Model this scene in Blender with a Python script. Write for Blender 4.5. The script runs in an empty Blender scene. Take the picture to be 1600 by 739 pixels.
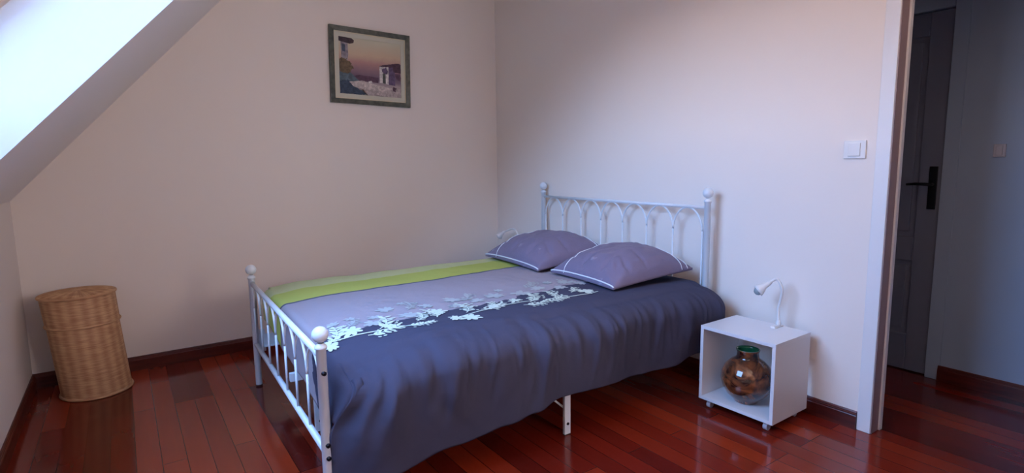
import bpy, bmesh, math, random
from mathutils import Vector, Matrix, noise
PI = math.pi
random.seed(7)
SC = bpy.context.scene
COL = SC.collection

# ------------------------------------------------------------------ camera
pit, yaw, rol = .13, .61, -.013
fw = Vector((math.sin(yaw)*math.cos(pit), math.cos(yaw)*math.cos(pit), -math.sin(pit)))
rt = Vector((math.cos(yaw), -math.sin(yaw), 0))
up = rt.cross(fw)
r2 = rt*math.cos(rol) + up*math.sin(rol)
u2 = up*math.cos(rol) - rt*math.sin(rol)
cd = bpy.data.cameras.new('camera')
cam = bpy.data.objects.new('camera', cd)
COL.objects.link(cam)
cd.sensor_width = 36
cd.lens = 869.3/1600*36
cd.clip_start = .02
m = Matrix((r2, u2, -fw)).transposed().to_4x4()
m.translation = (0, 0, 1.25)
cam.matrix_world = m
SC.camera = cam

# ------------------------------------------------------------------ world, daylight, exposure
SC.view_settings.view_transform = 'Standard'
SC.view_settings.look = 'None'
SC.view_settings.gamma = 1
SC.view_settings.use_curve_mapping = False
SC.view_settings.exposure = 0.0
SKY = 63.0
w = bpy.data.worlds.new('sky')
SC.world = w
w.use_nodes = True
nt = w.node_tree
nt.nodes.clear()
tc = nt.nodes.new('ShaderNodeTexCoord')
sx = nt.nodes.new('ShaderNodeSeparateXYZ')
cr = nt.nodes.new('ShaderNodeValToRGB')
bg = nt.nodes.new('ShaderNodeBackground')
ow = nt.nodes.new('ShaderNodeOutputWorld')
nt.links.new(tc.outputs['Generated'], sx.inputs[0])
warm = nt.nodes.new('ShaderNodeMapRange'); wm = nt.nodes.new('ShaderNodeMix'); wm.data_type = 'RGBA'
warm.inputs[1].default_value = -.80; warm.inputs[2].default_value = -.92; warm.inputs[3].default_value = 0; warm.inputs[4].default_value = 1
nt.links.new(sx.outputs['Y'], warm.inputs[0]); nt.links.new(warm.outputs[0], wm.inputs[0])
nt.links.new(cr.outputs[0], wm.inputs[6]); wm.inputs[7].default_value = (.36, .31, .30, 1)   # warm fill colour added to the sky behind the camera
nt.links.new(wm.outputs[2], bg.inputs[0])
nt.links.new(bg.outputs[0], ow.inputs[0])
# Generated coordinates of the world are the view direction; z -1..1 is remapped to the ramp
zr = nt.nodes.new('ShaderNodeMapRange'); zr.inputs[1].default_value = -1; zr.inputs[2].default_value = 1
nt.links.new(sx.outputs['Z'], zr.inputs[0]); nt.links.new(zr.outputs[0], cr.inputs[0])
SKYRAMP = [(-1, (.90, .68, .56)), (-.12, (1.0, .77, .65)), (-.01, (.62, .50, .46)), (.08, (.24, .24, .32)), (.15, (.145, .19, .30)), (.28, (.098, .165, .315)), (1, (.085, .15, .31))]
for i, (z_, c_) in enumerate(SKYRAMP):
    e = cr.color_ramp.elements[0] if i == 0 else cr.color_ramp.elements[1] if i == 1 else cr.color_ramp.elements.new((z_+1)/2)
    e.position = (z_+1)/2; e.color = c_+(1,)
bg.inputs[1].default_value = SKY

# room numbers
XA, XC, YB = -.507, 2.716, 4.099      # knee wall, headboard wall, picture wall
YBK = -1.15                            # wall behind the camera
ZK, SL = 1.079, math.tan(math.radians(47.4))
ZC = 2.72
XS = XA + (ZC-ZK)/SL
SKX0, SKX1, SKY0, SKY1 = -.36, .56, 1.163, 2.485
def ceil_z(x): return ZK + (x-XA)*SL
SN, CN = math.sin(math.radians(47.4)), math.cos(math.radians(47.4))
NRM = Vector((-SN, 0, CN))            # outwards through the roof

# portal: only tells the renderer where the sky comes in
pd = bpy.data.lights.new('skylight_portal', 'AREA')
pd.shape = 'RECTANGLE'
pd.size = (SKX1-SKX0)/CN
pd.size_y = SKY1-SKY0
pd.cycles.is_portal = True
po = bpy.data.objects.new('skylight_portal', pd)
COL.objects.link(po)
pc = Vector(((SKX0+SKX1)/2, (SKY0+SKY1)/2, ceil_z((SKX0+SKX1)/2))) + NRM*.37
ax = Vector((CN, 0, SN))
mm = Matrix((ax, NRM.cross(ax), NRM)).transposed().to_4x4()
mm.translation = pc
po.matrix_world = mm
FWX0, FWX1, FWZ0, FWZ1 = 1.38, 2.20, 1.20, 2.05      # unseen window added in the wall behind the camera, for fill light
pd = bpy.data.lights.new('fill_window_portal', 'AREA')
pd.shape = 'RECTANGLE'; pd.size = FWX1-FWX0; pd.size_y = FWZ1-FWZ0
pd.cycles.is_portal = True
po = bpy.data.objects.new('fill_window_portal', pd); COL.objects.link(po)
po.location = ((FWX0+FWX1)/2, YBK-.09, (FWZ0+FWZ1)/2); po.rotation_euler = (math.radians(90), 0, 0)

# ------------------------------------------------------------------ materials
def srgb(r, g, b):
    f = lambda c: (c/255/12.92) if c/255 <= .04045 else ((c/255+.055)/1.055)**2.4
    return (f(r), f(g), f(b), 1)
def mat(name, col, rough=.5, metal=0, spec=.5, coat=0, sheen=0):
    M = bpy.data.materials.new(name)
    M.use_nodes = True
    b = M.node_tree.nodes['Principled BSDF']
    b.inputs['Base Color'].default_value = col
    b.inputs['Roughness'].default_value = rough
    b.inputs['Metallic'].default_value = metal
    b.inputs['Specular IOR Level'].default_value = spec
    b.inputs['Coat Weight'].default_value = coat
    b.inputs['Sheen Weight'].default_value = sheen
    return M
def nd(M, t, **k):
    n = M.node_tree.nodes.new(t)
    for a, v in k.items(): setattr(n, a, v)
    return n
def lk(M, a, b): M.node_tree.links.new(a, b)
def bsdf(M): return M.node_tree.nodes['Principled BSDF']
def add_noise_color(M, c1, c2, scale, detail=4, coord='Object', stretch=(1, 1, 1), lo=.35, hi=.65):
    t = nd(M, 'ShaderNodeTexCoord'); mp = nd(M, 'ShaderNodeMapping'); n = nd(M, 'ShaderNodeTexNoise'); r = nd(M, 'ShaderNodeValToRGB')
    mp.inputs['Scale'].default_value = stretch
    n.inputs['Scale'].default_value = scale; n.inputs['Detail'].default_value = detail
    lk(M, t.outputs[coord], mp.inputs[0]); lk(M, mp.outputs[0], n.inputs[0]); lk(M, n.outputs[0], r.inputs[0])
    r.color_ramp.elements[0].position = lo; r.color_ramp.elements[0].color = c1
    r.color_ramp.elements[1].position = hi; r.color_ramp.elements[1].color = c2
    lk(M, r.outputs[0], bsdf(M).inputs['Base Color'])
    return n, mp
def add_bump(M, scale, strength, dist=.01, detail=3, coord='Object', stretch=(1, 1, 1)):
    t = nd(M, 'ShaderNodeTexCoord'); mp = nd(M, 'ShaderNodeMapping'); n = nd(M, 'ShaderNodeTexNoise'); b = nd(M, 'ShaderNodeBump')
    mp.inputs['Scale'].default_value = stretch
    n.inputs['Scale'].default_value = scale; n.inputs['Detail'].default_value = detail
    b.inputs['Strength'].default_value = strength; b.inputs['Distance'].default_value = dist
    lk(M, t.outputs[coord], mp.inputs[0]); lk(M, mp.outputs[0], n.inputs[0]); lk(M, n.outputs[0], b.inputs['Height'])
    lk(M, b.outputs[0], bsdf(M).inputs['Normal'])

M_WALL = mat('wall_paper', srgb(242, 233, 224), .85, spec=.2)
add_bump(M_WALL, 70, .12, .003, 5)
M_CEIL = mat('ceiling_paint', srgb(248, 242, 236), .85, spec=.2)
add_bump(M_CEIL, 60, .15, .003)
M_REVEAL = mat('reveal_paint', srgb(240, 240, 238), .6)
M_TRIM = mat('trim_paint', srgb(232, 232, 232), .45)
add_bump(M_TRIM, 30, .05, .002)
M_JAMB = mat('jamb_brown', srgb(160, 138, 140), .55)  # browner and darker than the door casing
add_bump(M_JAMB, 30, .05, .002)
M_WFRAME = mat('window_wood', srgb(70, 48, 40), .5)
add_noise_color(M_WFRAME, srgb(58, 40, 33), srgb(84, 58, 46), 14, 4, stretch=(6, 1, 1))

def wood_floor():
    M = mat('floor_planks', (.1, .02, .01, 1), .17, spec=.5)
    t = nd(M, 'ShaderNodeTexCoord'); mp = nd(M, 'ShaderNodeMapping')
    mp.inputs['Rotation'].default_value = (0, 0, PI/2); mp.inputs['Location'].default_value = (3.37, 7.13, 0)
    lk(M, t.outputs['Object'], mp.inputs[0])
    br = nd(M, 'ShaderNodeTexBrick')
    br.offset = .37; br.offset_frequency = 3; br.squash = 1
    br.inputs['Color1'].default_value = (0, 0, 0, 1); br.inputs['Color2'].default_value = (1, 1, 1, 1)
    br.inputs['Mortar'].default_value = (.5, .5, .5, 1)
    br.inputs['Scale'].default_value = 1
    br.inputs['Mortar Size'].default_value = .0012
    br.inputs['Mortar Smooth'].default_value = .1
    br.inputs['Brick Width'].default_value = 1.1
    br.inputs['Row Height'].default_value = .092
    lk(M, mp.outputs[0], br.inputs[0])
    r = nd(M, 'ShaderNodeValToRGB')
    r.color_ramp.interpolation = 'LINEAR'
    r.color_ramp.elements[0].position = 0; r.color_ramp.elements[0].color = srgb(90, 23, 15)
    r.color_ramp.elements[1].position = 1; r.color_ramp.elements[1].color = srgb(156, 54, 27)
    e = r.color_ramp.elements.new(.5); e.color = srgb(116, 31, 18)
    lk(M, br.outputs['Color'], r.inputs[0])
    g = nd(M, 'ShaderNodeTexNoise'); gm = nd(M, 'ShaderNodeMapping')
    gm.inputs['Scale'].default_value = (9, .8, 1)
    lk(M, t.outputs['Object'], gm.inputs[0]); lk(M, gm.outputs[0], g.inputs[0])
    g.inputs['Scale'].default_value = 3; g.inputs['Detail'].default_value = 6
    gr = nd(M, 'ShaderNodeValToRGB')
    gr.color_ramp.elements[0].position = .3; gr.color_ramp.elements[0].color = (.78, .78, .78, 1)
    gr.color_ramp.elements[1].position = .7; gr.color_ramp.elements[1].color = (1.1, 1.1, 1.1, 1)
    lk(M, g.outputs[0], gr.inputs[0])
    mx = nd(M, 'ShaderNodeMix', data_type='RGBA', blend_type='MULTIPLY'); mx.inputs[0].default_value = .3
    lk(M, r.outputs[0], mx.inputs[6]); lk(M, gr.outputs[0], mx.inputs[7])
    mo = nd(M, 'ShaderNodeMix', data_type='RGBA')
    lk(M, br.outputs['Fac'], mo.inputs[0]); lk(M, mx.outputs[2], mo.inputs[6]); mo.inputs[7].default_value = srgb(30, 8, 6)
    lk(M, mo.outputs[2], bsdf(M).inputs['Base Color'])
    n2 = nd(M, 'ShaderNodeTexNoise'); n2.inputs['Scale'].default_value = 9; n2.inputs['Detail'].default_value = 5
    rr = nd(M, 'ShaderNodeMapRange'); rr.inputs[3].default_value = .09; rr.inputs[4].default_value = .17
    lk(M, t.outputs['Object'], n2.inputs[0]); lk(M, n2.outputs[0], rr.inputs[0]); lk(M, rr.outputs[0], bsdf(M).inputs['Roughness'])
    b = nd(M, 'ShaderNodeBump'); b.inputs['Strength'].default_value = .1; b.inputs['Distance'].default_value = .001; b.invert = True
    lk(M, br.outputs['Fac'], b.inputs['Height']); lk(M, b.outputs[0], bsdf(M).inputs['Normal'])
    return M
M_FLOOR = wood_floor()
M_BASE = mat('baseboard_wood', srgb(84, 30, 24), .3)
add_noise_color(M_BASE, srgb(70, 24, 20), srgb(100, 38, 28), 5, 5, stretch=(1, 1, 8))
M_METAL = mat('white_enamel', srgb(226, 234, 240), .28, spec=.5)
M_BOLT = mat('dark_bolt', srgb(40, 40, 46), .35, metal=.8)
M_CHROME = mat('chrome', srgb(200, 205, 210), .15, metal=1)
M_SHEET = mat('dark_blue_sheet', srgb(60, 68, 96), .9, spec=.1)
add_bump(M_SHEET, 25, .3, .01)
M_SLAT = mat('slat_wood', srgb(150, 112, 76), .6)
M_WHITE = mat('white_laminate', srgb(226, 228, 232), .32)
add_bump(M_WHITE, 40, .03, .001)
M_WPLASTIC = mat('white_plastic', srgb(230, 230, 228), .3)
M_GREYPL = mat('grey_plastic', srgb(190, 186, 192), .4)
M_BLACK = mat('black_handle', srgb(14, 14, 18), .35)
M_RUBBER = mat('dark_foot', srgb(28, 28, 30), .6)
M_FRAME = mat('frame_green_grey', srgb(74, 80, 72), .4)
add_noise_color(M_FRAME, srgb(62, 68, 62), srgb(92, 96, 86), 30, 5)
M_MAT = mat('frame_mount', srgb(206, 204, 186), .8)
M_GILT = mat('frame_slip', srgb(222, 212, 182), .5)
M_PIPE = mat('white_piping', srgb(232, 236, 240), .8)
M_DOOR = mat('door_paint', srgb(124, 130, 148), .45)
add_bump(M_DOOR, 20, .06, .002)
M_HWALL = mat('hall_wall', srgb(166, 184, 206), .85, spec=.2)
add_bump(M_HWALL, 55, .2, .003)
M_BULB = mat('frosted_glass', srgb(190, 205, 210), .15)
bsdf(M_BULB).inputs['Transmission Weight'].default_value = .45

def vase_mat():
    M = mat('brown_glaze', srgb(110, 60, 30), .08, coat=.8)
    n, mp = add_noise_color(M, srgb(44, 22, 18), srgb(146, 84, 48), 11, 8, stretch=(1, 1, 1.5), lo=.36, hi=.66)
    n.inputs['Distortion'].default_value = 1.6
    return M
M_VASE = vase_mat()
M_VASEIN = mat('green_glaze', srgb(36, 110, 72), .12, coat=.6)

def wicker_mat():
    M = mat('wicker', srgb(176, 136, 98), .6, spec=.3)
    uv = nd(M, 'ShaderNodeUVMap'); s = nd(M, 'ShaderNodeSeparateXYZ')
    lk(M, uv.outputs[0], s.inputs[0])
    mu = nd(M, 'ShaderNodeMath', operation='MULTIPLY'); mu.inputs[1].default_value = 2*PI*19
    si = nd(M, 'ShaderNodeMath', operation='SINE')
    lk(M, s.outputs['X'], mu.inputs[0]); lk(M, mu.outputs[0], si.inputs[0])
    no = nd(M, 'ShaderNodeTexNoise'); no.inputs['Scale'].default_value = 14; no.inputs['Detail'].default_value = 6
    t = nd(M, 'ShaderNodeTexCoord'); mp = nd(M, 'ShaderNodeMapping'); mp.inputs['Scale'].default_value = (1, 1, 12)
    lk(M, t.outputs['Object'], mp.inputs[0]); lk(M, mp.outputs[0], no.inputs[0])
    a = nd(M, 'ShaderNodeMath', operation='MULTIPLY_ADD'); a.inputs[1].default_value = .11
    lk(M, si.outputs[0], a.inputs[0]); lk(M, no.outputs[0], a.inputs[2])
    r = nd(M, 'ShaderNodeValToRGB')
    r.color_ramp.elements[0].position = .3; r.color_ramp.elements[0].color = srgb(178, 130, 94)
    r.color_ramp.elements[1].position = .7; r.color_ramp.elements[1].color = srgb(214, 172, 130)
    lk(M, a.outputs[0], r.inputs[0]); lk(M, r.outputs[0], bsdf(M).inputs['Base Color'])
    return M
M_WICKER = wicker_mat()

def duvet_mat():
    M = mat('duvet_print', srgb(90, 98, 140), .9, spec=.1)
    uv = nd(M, 'ShaderNodeUVMap'); s = nd(M, 'ShaderNodeSeparateXYZ')
    lk(M, uv.outputs[0], s.inputs[0])
    a = nd(M, 'ShaderNodeMath', operation='MULTIPLY_ADD'); a.inputs[1].default_value = -.075
    lk(M, s.outputs['X'], a.inputs[0]); lk(M, s.outputs['Y'], a.inputs[2])
    n = nd(M, 'ShaderNodeTexNoise'); n.inputs['Scale'].default_value = 5; n.inputs['Detail'].default_value = 1
    lk(M, uv.outputs[0], n.inputs[0])
    b = nd(M, 'ShaderNodeMath', operation='MULTIPLY_ADD'); b.inputs[1].default_value = .02
    lk(M, n.outputs[0], b.inputs[0]); lk(M, a.outputs[0], b.inputs[2])
    mr = nd(M, 'ShaderNodeMapRange'); mr.inputs[1].default_value = -1; mr.inputs[2].default_value = 2
    lk(M, b.outputs[0], mr.inputs[0])
    r = nd(M, 'ShaderNodeValToRGB'); r.color_ramp.interpolation = 'CONSTANT'
    P = lambda v: (v+1)/3
    stops = [(-1, srgb(70, 71, 90)), (.30, srgb(160, 152, 160)), (.945, srgb(98, 100, 112)), (.968, srgb(184, 192, 100)), (1.22, srgb(196, 200, 148)), (1.45, srgb(190, 190, 180))]  # pale lime stop paints in the grazing reflection along the far edge
    el = r.color_ramp.elements
    el[0].position = 0; el[0].color = stops[0][1]
    el[1].position = P(stops[1][0]); el[1].color = stops[1][1]
    for v, c in stops[2:]:
        q = el.new(P(v)); q.color = c
    # wavy edge of the slate field under the flowers
    n3 = nd(M, 'ShaderNodeTexNoise'); n3.inputs['Scale'].default_value = 7; n3.inputs['Detail'].default_value = 3
    lk(M, uv.outputs[0], n3.inputs[0])
    lt = nd(M, 'ShaderNodeMath', operation='LESS_THAN'); lt.inputs[1].default_value = .6
    lk(M, b.outputs[0], lt.inputs[0])
    ce = nd(M, 'ShaderNodeMath', operation='SUBTRACT'); ce.inputs[1].default_value = .5
    lk(M, n3.outputs[0], ce.inputs[0])
    m1 = nd(M, 'ShaderNodeMath', operation='MULTIPLY'); lk(M, ce.outputs[0], m1.inputs[0]); lk(M, lt.outputs[0], m1.inputs[1])
    m2 = nd(M, 'ShaderNodeMath', operation='MULTIPLY_ADD'); m2.inputs[1].default_value = .05
    lk(M, m1.outputs[0], m2.inputs[0]); lk(M, mr.outputs[0], m2.inputs[2])
    lk(M, m2.outputs[0], r.inputs[0])
    lk(M, r.outputs[0], bsdf(M).inputs['Base Color'])
    add_bump(M, 16, .35, .012, 5)
    return M
M_DUVET = duvet_mat()
M_FLOWER = mat('print_white', srgb(206, 220, 208), .9, spec=.1)
M_FLOWERP = mat('print_pale', srgb(176, 182, 184), .9, spec=.1)

def pillow_mat():
    M = mat('pillowcase', srgb(150, 138, 160), .9, spec=.1, sheen=.1)
    t = nd(M, 'ShaderNodeTexCoord'); v = nd(M, 'ShaderNodeTexVoronoi'); v.inputs['Scale'].default_value = 7.5
    n = nd(M, 'ShaderNodeTexNoise'); n.inputs['Scale'].default_value = 55; n.inputs['Detail'].default_value = 3
    lk(M, t.outputs['Object'], v.inputs[0]); lk(M, t.outputs['Object'], n.inputs[0])
    a = nd(M, 'ShaderNodeMath', operation='MULTIPLY_ADD'); a.inputs[1].default_value = .5
    lk(M, n.outputs[0], a.inputs[0]); lk(M, v.outputs['Distance'], a.inputs[2])
    r = nd(M, 'ShaderNodeValToRGB')
    r.color_ramp.elements[0].position = .30; r.color_ramp.elements[0].color = srgb(150, 144, 164)
    r.color_ramp.elements[1].position = .42; r.color_ramp.elements[1].color = srgb(126, 116, 138)
    lk(M, a.outputs[0], r.inputs[0]); lk(M, r.outputs[0], bsdf(M).inputs['Base Color'])
    add_bump(M, 11, .5, .02, 4)
    return M
M_PILLOW = pillow_mat()

# ------------------------------------------------------------------ builders
def obj(name, bm, M, parent=None, smooth=False, bevel=0):
    me = bpy.data.meshes.new(name)
    bmesh.ops.recalc_face_normals(bm, faces=bm.faces)
    bm.to_mesh(me); bm.free()
    for x in (M if isinstance(M, (list, tuple)) else [M]): me.materials.append(x)
    if smooth:
        for p in me.polygons: p.use_smooth = True
    o = bpy.data.objects.new(name, me)
    COL.objects.link(o)
    if parent: o.parent = parent
    if bevel:
        b = o.modifiers.new('bevel', 'BEVEL'); b.width = bevel; b.segments = 2; b.limit_method = 'ANGLE'
    return o
def struct(name, bm, M, **k):
    o = obj(name, bm, M, **k); o['kind'] = 'structure'; return o
def tag(o, label=None, cat=None, group=None):
    if label: o['label'] = label
    if cat: o['category'] = cat
    if group: o['group'] = group
    return o
def thing(name, label, cat, loc=(0, 0, 0), rz=0, group=None):
    o = bpy.data.objects.new(name, None); COL.objects.link(o)
    o.empty_display_size = .1
    o.location = loc; o.rotation_euler = (0, 0, rz)
    return tag(o, label, cat, group)
def dup(root, loc, rz=0):
    r = root.copy(); COL.objects.link(r); r.location = loc; r.rotation_euler = (0, 0, rz)
    for ch in list(root.children):
        c = ch.copy(); COL.objects.link(c); c.parent = r
        for g in ch.children:
            d = g.copy(); COL.objects.link(d); d.parent = c
    return r
def box(bm, x0, x1, y0, y1, z0, z1):
    v = [bm.verts.new(p) for p in ((x0, y0, z0), (x1, y0, z0), (x1, y1, z0), (x0, y1, z0), (x0, y0, z1), (x1, y0, z1), (x1, y1, z1), (x0, y1, z1))]
    for f in ((0, 3, 2, 1), (4, 5, 6, 7), (0, 1, 5, 4), (1, 2, 6, 5), (2, 3, 7, 6), (3, 0, 4, 7)): bm.faces.new([v[i] for i in f])
    return bm
def B(*a): return box(bmesh.new(), *a)
def quadbox(bm, P, off):   # P four points, off = Vector thickness
    a = [bm.verts.new(p) for p in P]; b = [bm.verts.new(Vector(p)+off) for p in P]
    n = len(P)
    bm.faces.new(a); bm.faces.new(b[::-1])
    for i in range(n): bm.faces.new((a[i], b[i], b[(i+1) % n], a[(i+1) % n]))
    return bm
def tube(bm, pts, r, n=12, cap=True):
    pts = [Vector(p) for p in pts]
    R = r if isinstance(r, (list, tuple)) else [r]*len(pts)
    rings = []; prev = None
    for i, p in enumerate(pts):
        t = (pts[min(i+1, len(pts)-1)] - pts[max(i-1, 0)]).normalized()
        if prev is None:
            a = Vector((0, 0, 1)) if abs(t.z) < .9 else Vector((1, 0, 0))
            x = t.cross(a).normalized()
        else:
            x = (prev - t*prev.dot(t)).normalized()
        prev = x; y = t.cross(x)
        rings.append([bm.verts.new(p + (x*math.cos(2*PI*k/n) + y*math.sin(2*PI*k/n))*R[i]) for k in range(n)])
    for a, b in zip(rings, rings[1:]):
        for k in range(n): bm.faces.new((a[k], a[(k+1) % n], b[(k+1) % n], b[k]))
    if cap: bm.faces.new(rings[0][::-1]); bm.faces.new(rings[-1])
    return bm
def lathe(bm, prof, n=32, c=(0, 0, 0), mi=None):
    rings = []
    for r, z in prof:
        if r < 1e-6: rings.append([bm.verts.new((c[0], c[1], c[2]+z))])
        else: rings.append([bm.verts.new((c[0]+r*math.cos(2*PI*k/n), c[1]+r*math.sin(2*PI*k/n), c[2]+z)) for k in range(n)])
    for j, (a, b) in enumerate(zip(rings, rings[1:])):
        for k in range(n):
            q = (k+1) % n
            if len(a) == 1 and len(b) == 1: continue
            if len(a) == 1: f = bm.faces.new((a[0], b[q], b[k]))
            elif len(b) == 1: f = bm.faces.new((a[k], a[q], b[0]))
            else: f = bm.faces.new((a[k], a[q], b[q], b[k]))
            if mi: f.material_index = mi[j]
    return bm
def smoothstep(a, b, x):
    t = max(0, min(1, (x-a)/(b-a))); return t*t*(3-2*t)

# ------------------------------------------------------------------ the room
HX = 3.71            # hall far wall
DY0, DY1, DZ = .16, 1.042, 2.10   # bedroom doorway clear opening
struct('floor', B(XA-.1, HX+.25, YBK-.1, YB+.1, -.05, 0), M_FLOOR)
struct('wall_left', B(XA-.1, XA, YBK, YB, 0, ZK), M_WALL)
bm = bmesh.new()
quadbox(bm, [(XA-.1, YB, 0), (XC+.095, YB, 0), (XC+.095, YB, ZC+.1), (XA-.1, YB, ZC+.1)], Vector((0, .1, 0)))
struct('wall_back', bm, M_WALL)
bm = bmesh.new()
box(bm, XA-.1, FWX0, YBK-.1, YBK, 0, ZC+.1); box(bm, FWX1, XC+.095, YBK-.1, YBK, 0, ZC+.1)
box(bm, FWX0, FWX1, YBK-.1, YBK, 0, FWZ0); box(bm, FWX0, FWX1, YBK-.1, YBK, FWZ1, ZC+.1)
struct('wall_front', bm, M_WALL)
bm = bmesh.new()
for a in ((FWX0, FWX0+.05, FWZ0, FWZ1), (FWX1-.05, FWX1, FWZ0, FWZ1), (FWX0+.05, FWX1-.05, FWZ0, FWZ0+.05), (FWX0+.05, FWX1-.05, FWZ1-.05, FWZ1), ((FWX0+FWX1)/2-.03, (FWX0+FWX1)/2+.03, FWZ0+.05, FWZ1-.05)):
    box(bm, a[0], a[1], YBK-.07, YBK-.03, a[2], a[3])
struct('fill_window', bm, M_TRIM)  # frame of the unseen window that was added for fill light
bm = bmesh.new()                       # unseen open door leaf, added to block window light from the hall
box(bm, 1.86, 2.70, .150, .188, .006, 2.07)
for (c, d) in ((.25, .95), (1.12, 1.92)):
    box(bm, 1.99, 2.57, .188, .194, c, d); box(bm, 1.99, 2.57, .144, .150, c, d)
struct('light_block_door', bm, M_TRIM, bevel=.003)
bm = bmesh.new()
TW = .095
box(bm, XC, XC+TW, DY1+.058, YB, 0, ZC)
box(bm, XC, XC+TW, YBK, DY0-.06, 0, ZC)
box(bm, XC, XC+TW, DY0-.06, DY1+.058, DZ+.06, ZC)
struct('wall_right', bm, M_WALL)
# sloped ceiling with the skylight hole, flat ceiling above
bm = bmesh.new()
T = NRM*.05
def slope(x0, x1, y0, y1):
    quadbox(bm, [(x0, y0, ceil_z(x0)), (x1, y0, ceil_z(x1)), (x1, y1, ceil_z(x1)), (x0, y1, ceil_z(x0))], T)
e_ = .0199; ec = e_*CN
slope(XA, SKX0-ec, YBK, YB)
slope(SKX1+ec, XS+.02, YBK, YB)
slope(SKX0-ec, SKX1+ec, YBK, SKY0-e_)
slope(SKX0-ec, SKX1+ec, SKY1+e_, YB)
struct('ceiling_slope', bm, M_CEIL).name = 'ceiling_slope'
struct('ceiling', B(XS, HX+.1, YBK, YB+.1, ZC, ZC+.06), M_CEIL)
# skylight: four reveals, frame, sash, pane
RD = .30
bm = bmesh.new()
def P3(x, y, h=0): return Vector((x, y, ceil_z(x))) + NRM*h
t = .02
ux = Vector((CN, 0, SN))
for y, o in ((SKY1, Vector((0, t, 0))), (SKY0, Vector((0, -t, 0)))):
    quadbox(bm, [P3(SKX0, y), P3(SKX1, y), P3(SKX1, y, RD), P3(SKX0, y, RD)], o)
for x, o in ((SKX0, -ux*t), (SKX1, ux*t)):
    quadbox(bm, [P3(x, SKY0), P3(x, SKY1), P3(x, SKY1, RD), P3(x, SKY0, RD)], o)
struct('trim_1', bm, M_REVEAL)
win = bpy.data.objects.new('window_1', None); COL.objects.link(win); win['kind'] = 'structure'
win.location = pc
bm = bmesh.new()
fwid = .035
def fr(x0, x1, y0, y1, h0, h1):
    quadbox(bm, [P3(x0, y0, h0)-pc, P3(x1, y0, h0)-pc, P3(x1, y1, h0)-pc, P3(x0, y1, h0)-pc], NRM*(h1-h0))
k = fwid*CN
fr(SKX0, SKX1, SKY0, SKY0+fwid, RD, RD+.06); fr(SKX0, SKX1, SKY1-fwid, SKY1, RD, RD+.06)
fr(SKX0, SKX0+k, SKY0+fwid, SKY1-fwid, RD, RD+.06); fr(SKX1-k, SKX1, SKY0+fwid, SKY1-fwid, RD, RD+.06)
obj('window_frame', bm, M_WFRAME, win, bevel=.003)
M_PANE = bpy.data.materials.new('window_pane'); M_PANE.use_nodes = True
nt = M_PANE.node_tree; nt.nodes.clear()
o_ = nt.nodes.new('ShaderNodeOutputMaterial'); mx = nt.nodes.new('ShaderNodeMixShader'); tr = nt.nodes.new('ShaderNodeBsdfTransparent'); gl = nt.nodes.new('ShaderNodeBsdfGlossy'); fz = nt.nodes.new('ShaderNodeFresnel')
gl.inputs['Roughness'].default_value = .02; tr.inputs[0].default_value = (.95, .97, .97, 1)
nt.links.new(fz.outputs[0], mx.inputs[0]); nt.links.new(tr.outputs[0], mx.inputs[1]); nt.links.new(gl.outputs[0], mx.inputs[2]); nt.links.new(mx.outputs[0], o_.inputs[0])
bm = bmesh.new()
fr(SKX0+k, SKX1-k, SKY0+fwid, SKY1-fwid, RD+.03, RD+.036)
obj('window_pane', bm, M_PANE, win)

def baseboard(name, a, b, nrm, M=M_BASE, h=.087):
    # moulded board from a to b on the floor; nrm points into the room
    a = Vector(a); b = Vector(b); nrm = Vector(nrm)
    prof = [(0, 0), (.014, 0), (.014, h-.022), (.0115, h-.018), (.0115, h-.013), (.009, h-.010), (.009, h-.006), (.005, h), (0, h)]
    bm = bmesh.new()
    A = [bm.verts.new(a + nrm*p + Vector((0, 0, z))) for p, z in prof]
    C = [bm.verts.new(b + nrm*p + Vector((0, 0, z))) for p, z in prof]
    n = len(prof)
    for i in range(n): bm.faces.new((A[i], A[(i+1) % n], C[(i+1) % n], C[i]))
    bm.faces.new(A); bm.faces.new(C[::-1])
    return struct(name, bm, M)
baseboard('baseboard_back', (XA, YB, 0), (XC, YB, 0), (0, -1, 0))
baseboard('baseboard_left', (XA, YBK, 0), (XA, YB-.014, 0), (1, 0, 0))
baseboard('baseboard_right', (XC, DY1+.058, 0), (XC, YB-.014, 0), (-1, 0, 0))
# doorway frame: casing flush with the wall, reveal, rebate stop
bm = bmesh.new()
box(bm, XC-.004, XC+TW+.004, DY1, DY1+.058, 0, DZ+.06)
box(bm, XC-.004, XC+TW+.004, DY0-.06, DY0, 0, DZ+.06)
box(bm, XC-.004, XC+TW+.004, DY0, DY1, DZ, DZ+.06)
struct('trim_2', bm, [M_TRIM], bevel=.003)
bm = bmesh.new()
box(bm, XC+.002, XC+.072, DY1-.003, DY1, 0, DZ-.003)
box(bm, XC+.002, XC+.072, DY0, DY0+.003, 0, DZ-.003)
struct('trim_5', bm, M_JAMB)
bm = bmesh.new()
box(bm, XC+.072, XC+TW+.004, DY1-.011, DY1, 0, DZ)
box(bm, XC+.072, XC+TW+.004, DY0, DY0+.011, 0, DZ)
box(bm, XC+.072, XC+TW+.004, DY0+.011, DY1-.011, DZ-.011, DZ)
struct('trim_3', bm, [M_TRIM], bevel=.002)
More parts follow.
